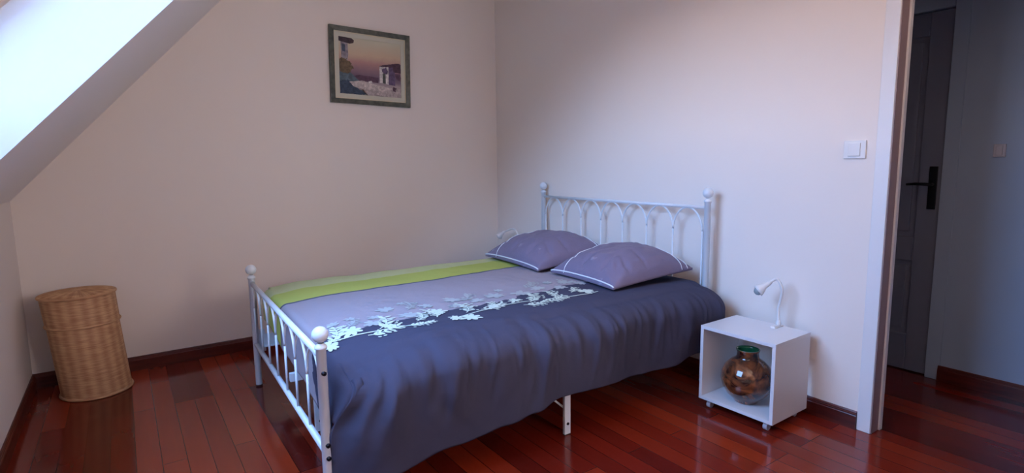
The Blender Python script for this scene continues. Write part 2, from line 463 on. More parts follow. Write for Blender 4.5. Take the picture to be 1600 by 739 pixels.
# hall
HDY = 1.166
bm = bmesh.new()
box(bm, HX, HX+.1, -1.0, HDY-.07, 0, ZC)
box(bm, HX, HX+.1, HDY+.85, 2.6, 0, ZC)
box(bm, HX, HX+.1, HDY-.07, HDY+.85, 2.12, ZC)
box(bm, HX+.1, HX+.14, HDY-.07, HDY+.85, 0, 2.12)
struct('wall_hall', bm, M_HWALL)
struct('wall_hall_back', B(XC+TW, HX+.1, 2.6, 2.7, 0, ZC), M_HWALL)
struct('wall_hall_front', B(XC+TW, HX+.1, -1.1, -1.0, 0, ZC), M_HWALL)
baseboard('baseboard_hall', (HX, -1.0, 0), (HX, HDY-.062, 0), (-1, 0, 0))
bm = bmesh.new()
box(bm, HX-.004, HX+.1, HDY-.07, HDY, 0, 2.12)
box(bm, HX-.004, HX+.1, HDY+.78, HDY+.85, 0, 2.12)
box(bm, HX-.004, HX+.1, HDY, HDY+.78, 2.05, 2.12)
struct('trim_4', bm, M_HWALL, bevel=.003)
dr = bpy.data.objects.new('door_1', None); COL.objects.link(dr); dr['kind'] = 'structure'; dr.location = (HX+.02, HDY, 0)
bm = bmesh.new()
def dpanel(bm, W=.776, Z1=2.045):
    st = .115
    x0 = .012
    box(bm, .022, .045, .002, W, .006, Z1)                # core
    for (a, b, c, d) in ((.002, st, .006, Z1), (W-st, W, .006, Z1), (st, W-st, .006, .22), (st, W-st, .66, .80), (st, W-st, 1.92, Z1)):
        box(bm, 0, .022, a, b, c, d)
    for (c, d) in ((.25, .63), (.83, 1.89)):
        box(bm, .008, .022, st+.03, W-st-.03, c, d)
    return bm
obj('door_leaf', dpanel(bm), M_DOOR, dr, bevel=.004)
bm = bmesh.new()
box(bm, -.008, 0, .022, .064, .965, 1.205)
h = obj('handle_plate', bm, M_BLACK, dr, bevel=.003)
bm = bmesh.new()
tube(bm, [(-.004, .043, 1.105), (-.045, .043, 1.105), (-.052, .05, 1.106), (-.054, .065, 1.107), (-.052, .11, 1.108), (-.048, .155, 1.104)], [.009, .009, .009, .009, .008, .007])
obj('door_handle', bm, M_BLACK, dr, smooth=True)
def wall_switch(name, label, x, y, z, w, hh, M_P=M_WPLASTIC):
    t = thing(name, label, 'switch', (x, y, z))
    obj('switch_plate', B(-.010, 0, -w/2, w/2, -hh/2, hh/2), M_P, t, bevel=.002)
    obj('switch_rocker', B(-.015, -.010, -w*.27, w*.27, -hh*.36, hh*.36), M_P, t, bevel=.0015)
    return t
wall_switch('light_switch', 'white rectangular light switch on the pale wall beside the doorway', XC, 1.184, 1.293, .092, .080)
wall_switch('light_switch', 'small dim light switch on the hallway wall seen through the doorway', HX, .926, 1.285, .05, .066, M_GREYPL)

# ------------------------------------------------------------------ bed
BX, BY, BR = .515, 1.892, -.029
BW, BL = 1.47, 2.045
bed = thing('bed', 'white metal double bed with arched bars and ball finials', 'bed', (BX, BY, 0), BR)
def post(u, v, zb, name='post'):
    zt = zb-.030
    bm = bmesh.new()
    lathe(bm, [(0, .004), (.017, .004), (.0175, .01), (.0175, zt-.022), (.021, zt-.020), (.022, zt-.014), (.019, zt-.008), (.014, zt-.004), (.011, zt)], 20, (u, v, 0))
    o = obj(name, bm, M_METAL, bed, smooth=True)
    b2 = bmesh.new()
    R = .0285
    lathe(b2, [(R*math.sin(PI*i/14), -R*math.cos(PI*i/14)) for i in range(15)], 24, (u, v, zb))
    f = obj('finial', b2, M_METAL, o, smooth=True)
    b3 = bmesh.new(); lathe(b3, [(0, 0), (.018, 0), (.018, .01), (0, .01)], 16, (u, v, 0))
    obj('foot_cap', b3, M_RUBBER, o)
    return o
def endboard(u, zr, zlow, zb, rr, v0=0, v1=BW):
    post(u, v0, zb); post(u, v1, zb)
    bm = bmesh.new(); tube(bm, [(u, v0+.012, zr), (u, v1-.012, zr)], rr, 14)
    obj('top_rail', bm, M_METAL, bed, smooth=True)
    bm = bmesh.new(); tube(bm, [(u, v0+.012, zlow), (u, v1-.012, zlow)], rr, 14)
    obj('bottom_rail', bm, M_METAL, bed, smooth=True)
    n = 7
    a = v0+.030; b = v1-.030; st = (b-a)/n
    ah = .128
    zs = zr-rr-ah+.004
    for i in range(n+1):
        bm = bmesh.new(); tube(bm, [(u, a+st*i, zlow), (u, a+st*i, zs)], .0052, 10)
        obj('bar', bm, M_METAL, bed, smooth=True)
    for i in range(n):
        c = a+st*(i+.5)
        pts = []
        for k in range(21):
            q = PI*k/20
            pts.append((u, c - math.cos(q)*st/2, zs + ah*math.sin(q)**1.08))
        bm = bmesh.new(); tube(bm, pts, .0052, 10)
        obj('arch', bm, M_METAL, bed, smooth=True)
endboard(0, .601, .249, .679, .0125)
HB_U = 2.105
endboard(HB_U, .998, .30, 1.078, .0095, .045, 1.55)
# side rails, brackets, bolts, support legs, slats
for v in (.02, BW-.02):
    s = 1 if v < .5 else -1
    bm = bmesh.new()
    box(bm, .03, HB_U-.02, v-.002, v+.002, .235, .305)
    box(bm, .03, BL-.03, min(v, v+s*.03), max(v, v+s*.03), .235, .239)
    obj('side_rail', bm, M_METAL, bed)
for u, v in ((0, 0), (0, BW), (HB_U, .045), (HB_U, 1.55)):
    s = 1 if u == 0 else -1
    if 1:
        bm = bmesh.new()
        box(bm, min(u+s*.012, u+s*.05), max(u+s*.012, u+s*.05), v-.004, v+.004, .20, .33)
        obj('bracket', bm, M_METAL, bed, bevel=.002)
for v in (0, BW):
    for zz in (.283, .235, .545):
        bm = bmesh.new()
        sg = -1 if v == 0 else 1
        tube(bm, [(0, v+sg*.014, zz), (.002, v+sg*.024, zz)], .008, 10)
        obj('bolt', bm, M_BOLT, bed, smooth=True)
def support_leg(u, v, wx, wy, z1=.31):
    bm = bmesh.new(); box(bm, u-wx/2, u+wx/2, v-wy/2, v+wy/2, .004, z1)
    o = obj('support_leg', bm, M_METAL, bed, bevel=.002)
    b2 = bmesh.new(); tube(b2, [(u, v-wy/2-.003, .055), (u, v-wy/2, .055)], .007, 10)
    obj('bolt', b2, M_BOLT, o)
    b3 = bmesh.new(); box(b3, u-wx/2, u+wx/2, v-wy/2, v+wy/2, 0, .004)
    obj('foot_cap', b3, M_RUBBER, o)
support_leg(1.085, .005, .034, .016)
support_leg(1.085, BW-.005, .034, .016)
support_leg(.145, .70, .045, .02)
support_leg(1.085, .70, .034, .016)
bm = bmesh.new(); tube(bm, [(1.075, .012, .13), (.98, .30, .25)], .005, 8)
obj('brace', bm, M_METAL, bed, smooth=True)
bm = bmesh.new(); box(bm, .03, BL-.03, .72, .745, .262, .30)
obj('center_beam', bm, M_METAL, bed)
bm = bmesh.new(); box(bm, .10, .125, .022, BW-.022, .262, .30)
obj('cross_beam', bm, M_METAL, bed)
for i in range(14):
    u = .12+i*.142
    obj('slat', B(u-.03, u+.03, .024, BW-.024, .306, .318), M_SLAT, bed)

def bedpt(u, v, z):
    c, s = math.cos(BR), math.sin(BR)
    return (BX+c*u-s*v, BY+s*u+c*v, z)
# mattress
def rounded_slab(bm, x0, x1, y0, y1, z0, z1, r, n=6):
    # horizontal rounded prism with soft rims
    def ring(off, z):
        out = []
        X0, X1, Y0, Y1 = x0+off, x1-off, y0+off, y1-off
        R = max(r-off*.5, .01)
        for cx, cy, a0 in ((X1-R, Y1-R, 0), (X0+R, Y1-R, PI/2), (X0+R, Y0+R, PI), (X1-R, Y0+R, 1.5*PI)):
            for k in range(n+1):
                a = a0+PI/2*k/n
                out.append(bm.verts.new((cx+R*math.cos(a), cy+R*math.sin(a), z)))
        return out
    rings = [ring(.03, z0), ring(.008, z0+.01), ring(0, z0+.03), ring(0, z1-.035), ring(.008, z1-.012), ring(.03, z1)]
    m = len(rings[0])
    for a, b in zip(rings, rings[1:]):
        for i in range(m): bm.faces.new((a[i], a[(i+1) % m], b[(i+1) % m], b[i]))
    bm.faces.new(rings[0][::-1]); bm.faces.new(rings[-1])
bm = bmesh.new(); rounded_slab(bm, .105, HB_U-.03, .035, BW-.035, .319, .525, .06)
mt = obj('mattress', bm, M_SHEET, smooth=True)
mt.location = (BX, BY, 0); mt.rotation_euler = (0, 0, BR)
tag(mt, 'thick mattress in a dark blue sheet lying on the white bed frame', 'mattress')

# duvet ---------------------------------------------------------------
ZT = .588
def nz(x, y, z=0): return noise.noise(Vector((x, y, z)))
def top_z(u, v):
    z = ZT + .008*nz(u*2.2, v*2.2, 1.3) + .004*nz(u*6, v*5, 4.1) + .0018*nz(u*17, v*15, 7)
    z -= .055*math.exp(-((u-.08)/.22)**2 - ((v-.0)/.22)**2)      # slump at the near foot corner
    z -= .012*smoothstep(.25, .08, u)
    return z
rnd = random.Random(11)
RIDGES = []
for i in range(90):
    u0 = rnd.uniform(.12, 2.0)
    RIDGES.append((u0, rnd.uniform(.008, .022), rnd.uniform(-.20, .15), rnd.uniform(.004, .010)*rnd.choice((1, 1, -1)), rnd.uniform(0.02, .16), rnd.uniform(.14, .36)))
BIG = [(.16, .05, -.03, .020, .05, .8), (.45, .05, .05, .026, .0, .30), (.60, .07, .32, .020, .05, .7), (.92, .05, -.10, .018, 0, .6), (1.2, .09, .15, .018, .1, .7), (1.55, .08, -.25, -.014, .05, .7), (1.85, .07, -.30, .022, .08, .7), (.78, .03, .0, .02, .0, .20), (1.36, .05, .3, .012, .1, .7)]
def skirt_fold(u, d):
    s = 0
    for (u0, sg, sl, am, d0, d1) in RIDGES+[(b[0], b[1], b[2], b[3]*.6, b[4], b[5]) for b in BIG]:
        x = (u-u0-sl*d)/sg
        if abs(x) < 3.5:
            s += am*math.exp(-x*x)*smoothstep(d0-.03, d0+.07, d)*(1-smoothstep(d1, d1+.14, d))
    s += .012*nz(u*3, d*2.5, 9)*smoothstep(0, .2, d) + .004*nz(u*14, d*9, 2)*smoothstep(0, .1, d)
    return s
HEM = [(-.05, .10), (.1, .10), (.25, .135), (.45, .165), (.70, .185), (.85, .205), (1.0, .235), (1.2, .235), (1.45, .225), (1.7, .225), (1.88, .25), (2.1, .30)]
def lerp_tab(tab, x):
    if x <= tab[0][0]: return tab[0][1]
    for (a, p), (b, q) in zip(tab, tab[1:]):
        if x <= b: return p+(q-p)*smoothstep(a, b, x)
    return tab[-1][1]
def skirt_prof(d, D, zt, bul):
    # d arc length 0..D from v=.10 on top; returns outward v and z
    R = .10
    a0 = .07                       # flat part
    if d < a0: return .10-d, zt-.02*(d/a0)**2
    q = (d-a0)/(R*PI/2)
    if q < 1:
        a = q*PI/2
        return .03-(bul+.03)*math.sin(a), zt-.02-R*(1-math.cos(a))
    rem = (d-a0-R*PI/2)
    return -bul+.02*smoothstep(0, .4, rem), zt-.02-R-rem
bm = bmesh.new()
uvl = bm.loops.layers.uv.new('UVMap')
UV = {}
def V(p, uv):
    v = bm.verts.new(p); UV[v] = uv; return v
def grid(G):
    for a, b in zip(G, G[1:]):
        for i in range(len(a)-1):
            if a[i] is b[i]: continue
            f = bm.faces.new((a[i], a[i+1], b[i+1], b[i])); f.smooth = True
NU = 240
U0, U1 = .085, 2.055
us = [U0+(U1-U0)*i/NU for i in range(NU+1)]
VF = 1.40
vs = [.10+(VF-.10)*j/70 for j in range(71)]
top = [[V((u, v, top_z(u, v)), (u, v)) for v in vs] for u in us]
grid(top)
# near skirt
NR = 64
rows = [[top[i][0] for i in range(NU+1)]]
for k in range(1, NR+1):
    f = k/NR
    row = []
    for i, u in enumerate(us):
        zt = top[i][0].co.z
        zh = lerp_tab(HEM, u) + .008*nz(u*4, 3, 3)
        bul = .095 + .010*nz(u*1.5, 0, 5)
        if u > 1.8: bul += .02*smoothstep(1.8, 2.0, u)
        D = .07 + .10*PI/2 + (zt-.12-zh)
        d = f*D
        v, z = skirt_prof(d, D, zt, bul)
        fold = skirt_fold(u, d)
        nrm = smoothstep(.04, .16, d)
        v -= fold*nrm
        z += fold*(1-nrm)*.6
        # the foot end of the hanging side swings out past the post
        e = smoothstep(.42, .085, u)
        uu = u - e**2*(.078*smoothstep(.14, .34, d)) 
        v += (e**2.2*.072 - .048*math.exp(-((u-.21)/.07)**2))*smoothstep(.12, .3, d)
        if u > 1.93: uu += .02*smoothstep(.1, .3, d)*smoothstep(1.93, 2.015, u)
        row.append(V((uu, v, z), (u, .10-d)))
    rows.append(row)
grid(rows)
near_rows = rows
# folded-under hem lip
lip = [V(x.co+Vector((0, .018, .006)), UV[x]) for x in rows[-1]]
grid([rows[-1], lip])
lip2 = [V(x.co+Vector((0, .012, .05)), UV[x]) for x in lip]
grid([lip, lip2])
# end flap of the hanging side turned inwards (faces the foot)
endc = [[r[0] for r in rows[14:]]]
for q in (1, 2, 3, 4):
    endc.append([V(x.co + Vector((.010*q, (.012*q)*smoothstep(14, 30, k+14), 0)), (UV[x][0]-.02*q, UV[x][1])) for k, x in enumerate(endc[0])])
grid(endc)
# far skirt
rows = [[top[i][-1] for i in range(NU+1)]]
for k in range(1, 31):
    row = []
    for i, u in enumerate(us):
        zt = top[i][-1].co.z
        D = .27; d = k/30*D
        R = .11
        if d < R*PI/2+.03:
            a = max(0, d-.03)/R
            v = VF+min(d, .03)+R*math.sin(a); z = zt-R*(1-math.cos(a))
        else:
            v = VF+.03+R; z = zt-R-(d-.03-R*PI/2)
        v += .02*nz(u*4, d*3, 21)*smoothstep(.1, .3, d)
        row.append(V((u, v, z), (u, VF+d)))
    rows.append(row)
grid(rows)
# foot drop inside the footboard
rows = [[top[0][j] for j in range(len(vs))]]
for k in range(1, 27):
    row = []
    for j, v in enumerate(vs):
        zt = top[0][j].co.z
        D = .05 + .01*math.sin(v*9) + lerp_tab([(.1, .24), (.5, .215), (.9, .185), (1.2, .155), (1.4, .14)], v); d = k/26*D
        R = .045
        if d < R*PI/2:
            a = d/R; u = U0-R*math.sin(a); z = zt-R*(1-math.cos(a))
        else:
            u = U0-R; z = zt-R-(d-R*PI/2)
        u += (.010*nz(v*7, d*4, 31))*smoothstep(.03, .12, d) + .0
        row.append(V((u, v, z), (U0-d, v)))
    rows.append(row)
grid(rows)
foot_rows = rows
# rounded corner between the foot drop and the hanging side
col0 = [r[0].co.copy() for r in near_rows]
def at_z(z):
    for a, b in zip(col0, col0[1:]):
        if b.z <= z <= a.z: return a.lerp(b, (a.z-z)/max(a.z-b.z, 1e-6))
    return col0[-1].copy()
G = []
for k in range(1, 27):
    A = foot_rows[k][0]
    if A.co.z < .36: break
    Bp = at_z(A.co.z-.004)
    row = [A]
    for q in range(1, 9):
        f = q/8
        p = A.co.lerp(Bp, f) + Vector((-.012, -.006, 0))*math.sin(PI*f)*min(1, k/6)
        row.append(V(p, (UV[A][0], .10-.12*f)))
    G.append(row)
grid(G)
cap_ = foot_rows[0][0]
for i in range(8): bm.faces.new((cap_, G[0][i], G[0][i+1])).smooth = True
for f in bm.faces:
    for l in f.loops: l[uvl].uv = UV[l.vert]
bm.faces.ensure_lookup_table()
bmesh.ops.recalc_face_normals(bm, faces=bm.faces)
if bm.faces[0].normal.z < 0: bmesh.ops.reverse_faces(bm, faces=bm.faces)
me = bpy.data.meshes.new('duvet_shell'); bm.to_mesh(me); bm.free()
tmp = bpy.data.objects.new('duvet_shell', me); COL.objects.link(tmp)
sm = tmp.modifiers.new('s', 'SOLIDIFY'); sm.thickness = .010; sm.offset = -1
dg = bpy.context.evaluated_depsgraph_get()
me2 = bpy.data.meshes.new_from_object(tmp.evaluated_get(dg))
bpy.data.objects.remove(tmp)
me2.materials.clear()
for x in (M_DUVET, M_FLOWER, M_FLOWERP): me2.materials.append(x)
bm = bmesh.new(); bm.from_mesh(me2)
uvl = bm.loops.layers.uv.verify()
# printed flowers: flat patches that follow the cover's top
def patch(pts, mi, lift):
    vv = []
    for (u, v) in pts: vv.append(bm.verts.new((u, v, top_z(u, v)+lift)))
    cu = sum(p[0] for p in pts)/len(pts); cv = sum(p[1] for p in pts)/len(pts)
    c = bm.verts.new((cu, cv, top_z(cu, cv)+lift))
    for i in range(len(vv)):
        f = bm.faces.new((c, vv[i], vv[(i+1) % len(vv)])); f.material_index = mi; f.smooth = True; f.normal_update()
        if f.normal.z < 0: f.normal_flip()
fr_ = random.Random(5)
def petal(cu, cv, ang, L, W, mi, lift):
    pts = []
    for k in range(12):
        q = 2*PI*k/12
        x = L/2+L/2*math.cos(q); y = W/2*math.sin(q)*(.75+.45*(x/L))
        pts.append((cu+x*math.cos(ang)-y*math.sin(ang), cv+x*math.sin(ang)+y*math.cos(ang)))
    patch(pts, mi, lift)
def blossom(cu, cv, R, mi, lift):
    n = fr_.randint(7, 9); a0 = fr_.uniform(0, 6)
    for k in range(n):
        petal(cu, cv, a0+2*PI*k/n+fr_.uniform(-.2, .2), R*fr_.uniform(.75, 1.15), R*fr_.uniform(.34, .5), mi, lift+.0001*k)
def stroke(pts, wd, mi, lift):
    for (a, b) in zip(pts, pts[1:]):
        du, dv = b[0]-a[0], b[1]-a[1]; l = math.hypot(du, dv) or 1
        nx, ny = -dv/l*wd/2, du/l*wd/2
        patch([(a[0]+nx, a[1]+ny), (a[0]-nx, a[1]-ny), (b[0]-nx, b[1]-ny), (b[0]+nx, b[1]+ny)], mi, lift)
def sprig(cu, cv, ang, L, mi, lift):
    pts = []
    for k in range(7):
        t = k/6
        pts.append((cu+L*t*math.cos(ang+.5*t), cv+L*t*math.sin(ang+.5*t)))
    stroke(pts, .006, mi, lift)
    for k in range(1, 7):
        for s in (-1, 1):
            petal(pts[k][0], pts[k][1], ang+.4+s*fr_.uniform(.6, 1.1), L*fr_.uniform(.2, .32), L*.10, mi, lift+.0002)
            if fr_.random() < .5:
                a = ang+s*1.0; petal(pts[k][0]+L*.26*math.cos(a), pts[k][1]+L*.26*math.sin(a), a+.8, L*.12, L*.08, mi, lift+.0003)
L1, L2 = .0022, .0036
for (cu, cv, R) in ((.16, .44, .03), (.24, .46, .025), (.34, .42, .035), (.42, .50, .045), (.52, .56, .03), (.60, .46, .04), (.76, .50, .05), (.86, .42, .045), (.98, .46, .055), (1.06, .55, .03), (1.12, .42, .055), (1.25, .46, .045), (1.36, .52, .035), (1.45, .46, .05), (1.5, .40, .04), (.72, .38, .04), (.48, .36, .05), (.30, .34, .045), (1.35, .39, .045)):
    blossom(cu, cv, R, 2, L1)
for (cu, cv, a, L) in ((.2, .36, .5, .10), (.5, .44, .6, .12), (.8, .46, .4, .12), (1.2, .5, .2, .12), (1.4, .45, .5, .1)):
    sprig(cu, cv, a, L, 2, L1)
main = []
for k in range(40):
    u = .06+1.42*k/39
    main.append((u, .225+.035*math.sin(u*7.5+.6)))
for (a, b) in ((0, 14), (16, 29), (31, 39)): stroke(main[a:b], .008, 1, L2)
for (cu, cv, R) in ((.20, .30, .055), (.09, .22, .04), (.68, .165, .052), (.62, .19, .035), (.60, .33, .05), (.86, .27, .035), (1.40, .235, .05), (1.0, .30, .04), (.34, .26, .03)):
    blossom(cu, cv, R, 1, L2)
for (cu, cv, a, L) in ((.10, .25, .7, .14), (.24, .22, -.4, .13), (.30, .25, .6, .15), (.40, .21, -.6, .11), (.46, .24, .5, .12), (.56, .25, 1.0, .12), (.70, .24, .7, .15), (.78, .25, -.2, .14), (.86, .24, .9, .10), (.99, .21, -.5, .13), (1.05, .24, .4, .15), (1.12, .20, -.2, .13), (1.20, .24, .7, .12), (1.32, .26, .3, .10), (.04, .20, .3, .10)):
    sprig(cu, cv, a, L, 1, L2)
bm.to_mesh(me2); bm.free()
me2.name = 'duvet'
dv = bpy.data.objects.new('duvet', me2); COL.objects.link(dv)
dv.location = (BX, BY, 0); dv.rotation_euler = (0, 0, BR)
tag(dv, 'slate blue, lilac and lime green duvet with white flower print draped over the bed', 'duvet')

# pillows ---------------------------------------------------------------
def pillow(label, cx, cy, rz, tilt, hw=.33, hd=.30, th=.155, seed=0, z0=.610):
    def surf(a, b, s):
        # a along width (-1..1), b along depth (-1 front .. 1 back)
        e = (max(0, 1-abs(a)**2.6)*max(0, 1-abs(b)**2.6))
        hgt = th*e**.55
        pinch = 1-.06*(1-abs(a)**2)*abs(b)**2
        pin2 = 1-.05*(1-abs(b)**2)*abs(a)**2
        y = a*hw*pin2*(1+.0); x = b*hd*pinch
        wr = .010*nz(a*2.3+seed, b*2.1, seed)*e + .007*nz(a*7+seed, b*6, 3+seed)*min(1, e*2)
        # creases running in from the near front corner
        cr = 0
        for k, (ca, cb, dx, dy) in enumerate(((-.95, -.95, .9, .45), (-.95, -.95, .45, .9), (-.95, -.95, .65, .7), (-.98, -.55, .9, .25), (-.5, -.98, .2, .9), (.9, -.9, -.7, .5), (-.95, -.1, .8, .1), (.1, -.98, .05, .9))):
            l = math.hypot(dx, dy); dx, dy = dx/l, dy/l
            t = (a-ca)*dx+(b-cb)*dy; q = -(a-ca)*dy+(b-cb)*dx
            if t > 0: cr -= .020*math.exp(-(q/.045)**2)*math.exp(-(t/.42)**2)*min(1, t*5)
        z = s*(hgt if s > 0 else hgt*.08) + (wr+cr*min(1, e*3) if s > 0 else 0)
        z += .006*s
        z += (b+1)*.5*tilt
        return Vector((x, y, z))
    bm = bmesh.new(); N = 56
    G = []
    for s in (1, -1):
        g = [[bm.verts.new(surf(-1+2*i/N, -1+2*j/N, s)) for j in range(N+1)] for i in range(N+1)]
        G.append(g)
        for i in range(N):
            for j in range(N): bm.faces.new((g[i][j], g[i+1][j], g[i+1][j+1], g[i][j+1]))
    def per(g): return [g[i][0] for i in range(N)]+[g[N][j] for j in range(N)]+[g[i][N] for i in range(N, 0, -1)]+[g[0][j] for j in range(N, 0, -1)]
    a, b = per(G[0]), per(G[1])
    for i in range(len(a)): bm.faces.new((a[i], a[(i+1) % len(a)], b[(i+1) % len(a)], b[i]))
    o = obj('pillow', bm, M_PILLOW, smooth=True)
    o.location = (cx, cy, z0); o.rotation_euler = (0, 0, rz)
    tag(o, label, 'pillow', 'pillows on the bed')
    def pipe(path, r=.0026):
        b2 = bmesh.new(); tube(b2, [surf(p, q, 1)+Vector((0, 0, .001)) for p, q in path], r, 8)
        obj('piping', b2, M_PIPE, o, smooth=True)
    pipe([(-1+2*k/40, -.995) for k in range(41)], .004)
    pipe([(.60, -1+2*k/40) for k in range(41)])
    pipe([(-1+2*k/40, .74) for k in range(41)])
    pipe([(-1+2*k/40, .88) for k in range(41)])
    return o
pillow('mauve grey pillow with white piping on the far side of the bed by the corner', 2.325, 2.935, -.09, .06, hw=.345, hd=.28, th=.138, seed=1.7)
pillow('mauve grey pillow with white piping on the near side of the bed by the nightstand', 2.320, 2.240, -.09, .045, hw=.285, hd=.285, th=.138, seed=5.2)

# ------------------------------------------------------------------ nightstands and lamps
def nightstand(label, loc, rz):
    t = thing('nightstand', label, 'nightstand', loc, rz, 'open cube nightstands beside the bed')
    D, W, Z0, Z1, th = .309, .394, .045, .429, .017
    obj('side_panel', B(0, D, 0, th, Z0, Z1-th), M_WHITE, t, bevel=.001)
    obj('side_panel', B(0, D, W-th, W, Z0, Z1-th), M_WHITE, t, bevel=.001)
    obj('top_panel', B(0, D, 0, W, Z1-th, Z1), M_WHITE, t, bevel=.001)
    obj('bottom_panel', B(0, D, th, W-th, Z0, Z0+th), M_WHITE, t, bevel=.001)
    for x in (.035, D-.035):
        for y in (.045, W-.045):
            bm = bmesh.new()
            box(bm, x-.012, x+.012, y-.014, y+.014, .036, Z0)
            tube(bm, [(x, y-.010, .018), (x, y+.010, .018)], .018, 16)
            tube(bm, [(x, y, .02), (x, y, .040)], .006, 8)
            obj('caster', bm, M_GREYPL, t)
    return t
NSX, NSY = 2.346, 1.300
nightstand('white open cube nightstand on casters holding a brown vase', (NSX, NSY, 0), .009)
nightstand('white open cube nightstand hidden behind the far side of the bed', (2.352, 3.50, 0), .0)
def desk_lamp(label, loc, pts, head_dir):
    t = thing('clip_lamp', label, 'lamp', loc, 0, 'gooseneck clip lamps')
    bm = bmesh.new()
    box(bm, -.05, .028, -.013, .013, 0, .007)
    box(bm, -.05, -.005, -.011, .011, .007, .011)
    obj('clamp', bm, M_WPLASTIC, t, bevel=.002)
    bm = bmesh.new(); lathe(bm, [(0, .006), (.013, .006), (.013, .018), (.009, .03), (.006, .035), (0, .035)], 16)
    obj('collar', bm, M_WPLASTIC, t, smooth=True)
    # smooth the neck
    P = [Vector(p) for p in pts]; S = []
    for i in range(len(P)-1):
        p0, p1, p2, p3 = P[max(i-1, 0)], P[i], P[i+1], P[min(i+2, len(P)-1)]
        for k in range(8):
            q = k/8
            S.append(.5*((2*p1)+(p2-p0)*q+(2*p0-5*p1+4*p2-p3)*q*q+(3*p1-p0-3*p2+p3)*q**3))
    S.append(P[-1])
    bm = bmesh.new(); tube(bm, S, .0068, 12)
    obj('gooseneck', bm, M_WPLASTIC, t, smooth=True)
    # shade: opens along head_dir from the end of the neck
    d = Vector(head_dir).normalized()
    R = d.to_track_quat('Z', 'Y').to_matrix()
    def place(prof, name, M, par=t, n=24):
        bm = bmesh.new(); lathe(bm, prof, n)
        for v in bm.verts: v.co = R @ v.co + P[-1]
        return obj(name, bm, M, par, smooth=True)
    place([(0, -.008), (.009, -.006), (.012, .004), (.013, .03), (.018, .042), (.026, .058), (.029, .072), (.0275, .072), (.024, .058), (.016, .044), (.011, .036), (0, .034)], 'lamp_shade', M_WPLASTIC)
    place([(0, .034), (.008, .036), (.012, .045), (.019, .058), (.021, .068), (.018, .080), (.010, .088), (0, .090)], 'bulb', M_BULB)
    b2 = bmesh.new()
    tube(b2, [(.022, 0, .006), (.040, .004, 0), (.046, .01, -.06), (.040, .03, -.16), (.044, .05, -.30), (.036, .08, -.405)], .0022, 8)
    obj('cord', b2, M_WPLASTIC, t, smooth=True)
    return t
NTOP = .429
desk_lamp('white gooseneck clip lamp on the near nightstand beside the doorway wall', (2.618, 1.445, NTOP), [(0, 0, .03), (0, .003, .09), (-.002, -.010, .155), (-.005, -.012, .20), (-.012, .012, .240), (-.030, .036, .222)], (-.55, .50, -.60))
desk_lamp('white gooseneck clip lamp just showing behind the far pillow', (2.618, 3.66, NTOP), [(0, 0, .03), (.001, -.006, .10), (.0, -.002, .20), (-.005, .012, .270), (-.015, .06, .290), (-.03, .155, .258)], (-.15, .8, -.55))

# vase
VX, VY, VZ = 2.462, 1.505, .0625
t = bmesh.new()
prof = [(0, 0), (.052, 0), (.056, .004), (.064, .018), (.096, .045), (.116, .08), (.123, .115), (.119, .148), (.104, .182), (.078, .209), (.056, .224), (.052, .232), (.051, .255), (.055, .264), (.056, .268), (.052, .269), (.048, .262), (.046, .25), (.047, .228), (.07, .208), (.10, .18), (.113, .13), (.10, .08), (.05, .02), (0, .014)]
lathe(t, prof, 48, mi=[0]*14+[1]*(len(prof)-15))
for v in t.verts: v.co.x *= 1; 
vs_ = obj('vase', t, [M_VASE, M_VASEIN], smooth=True)
vs_.location = (VX, VY, VZ)
tag(vs_, 'round glossy brown ceramic vase with green inside, standing in the white nightstand', 'vase')

# ------------------------------------------------------------------ wicker basket
BKX, BKY = -.205, 3.855
bk = thing('laundry_basket', 'tall round woven wicker laundry basket with lid standing in the corner', 'basket', (BKX, BKY, 0))
def wicker_shell(z0, z1, r0, r1, n=312, rows=130, amp=.0013, cap=None, skew=(-.075, .02)):
    bm = bmesh.new(); uvl = bm.loops.layers.uv.new('UVMap'); G = []
    for j in range(rows+1):
        z = z0+(z1-z0)*j/rows; R = r0+(r1-r0)*j/rows
        ring = []
        for k in range(n):
            a = 2*PI*k/n
            rr = R + amp*(.6*math.sin(a*n/6)*(1 if j % 2 else -1) + .5*math.sin(j*PI/1.5))
            ring.append(bm.verts.new((rr*math.cos(a)+skew[0]*z, rr*math.sin(a)+skew[1]*z, z)))
        G.append(ring)
    for j in range(rows):
        for k in range(n):
            q = (k+1) % n
            f = bm.faces.new((G[j][k], G[j][q], G[j+1][q], G[j+1][k]))
            for l, (kk, jj) in zip(f.loops, ((k, j), (k+1, j), (k+1, j+1), (k, j+1))): l[uvl].uv = (kk/n, jj/rows)
    return bm, uvl, G
def ringtube(bm, R, z, r, skew=(-.075, .02), n=96):
    pts = [(R*math.cos(2*PI*k/n)+skew[0]*z, R*math.sin(2*PI*k/n)+skew[1]*z, z) for k in range(n+1)]
    tube(bm, pts, r, 8, cap=False)
HB = .585
bm, uvl, G = wicker_shell(.004, .425, .163, .164)
bm.faces.new(G[0][::-1])
obj('basket_body', bm, M_WICKER, bk, smooth=True)
bm = bmesh.new(); ringtube(bm, .165, .008, .008)
obj('base_rim', bm, M_WICKER, bk, smooth=True)
lid, uvl, G = wicker_shell(.405, HB-.02, .1675, .170, rows=48)
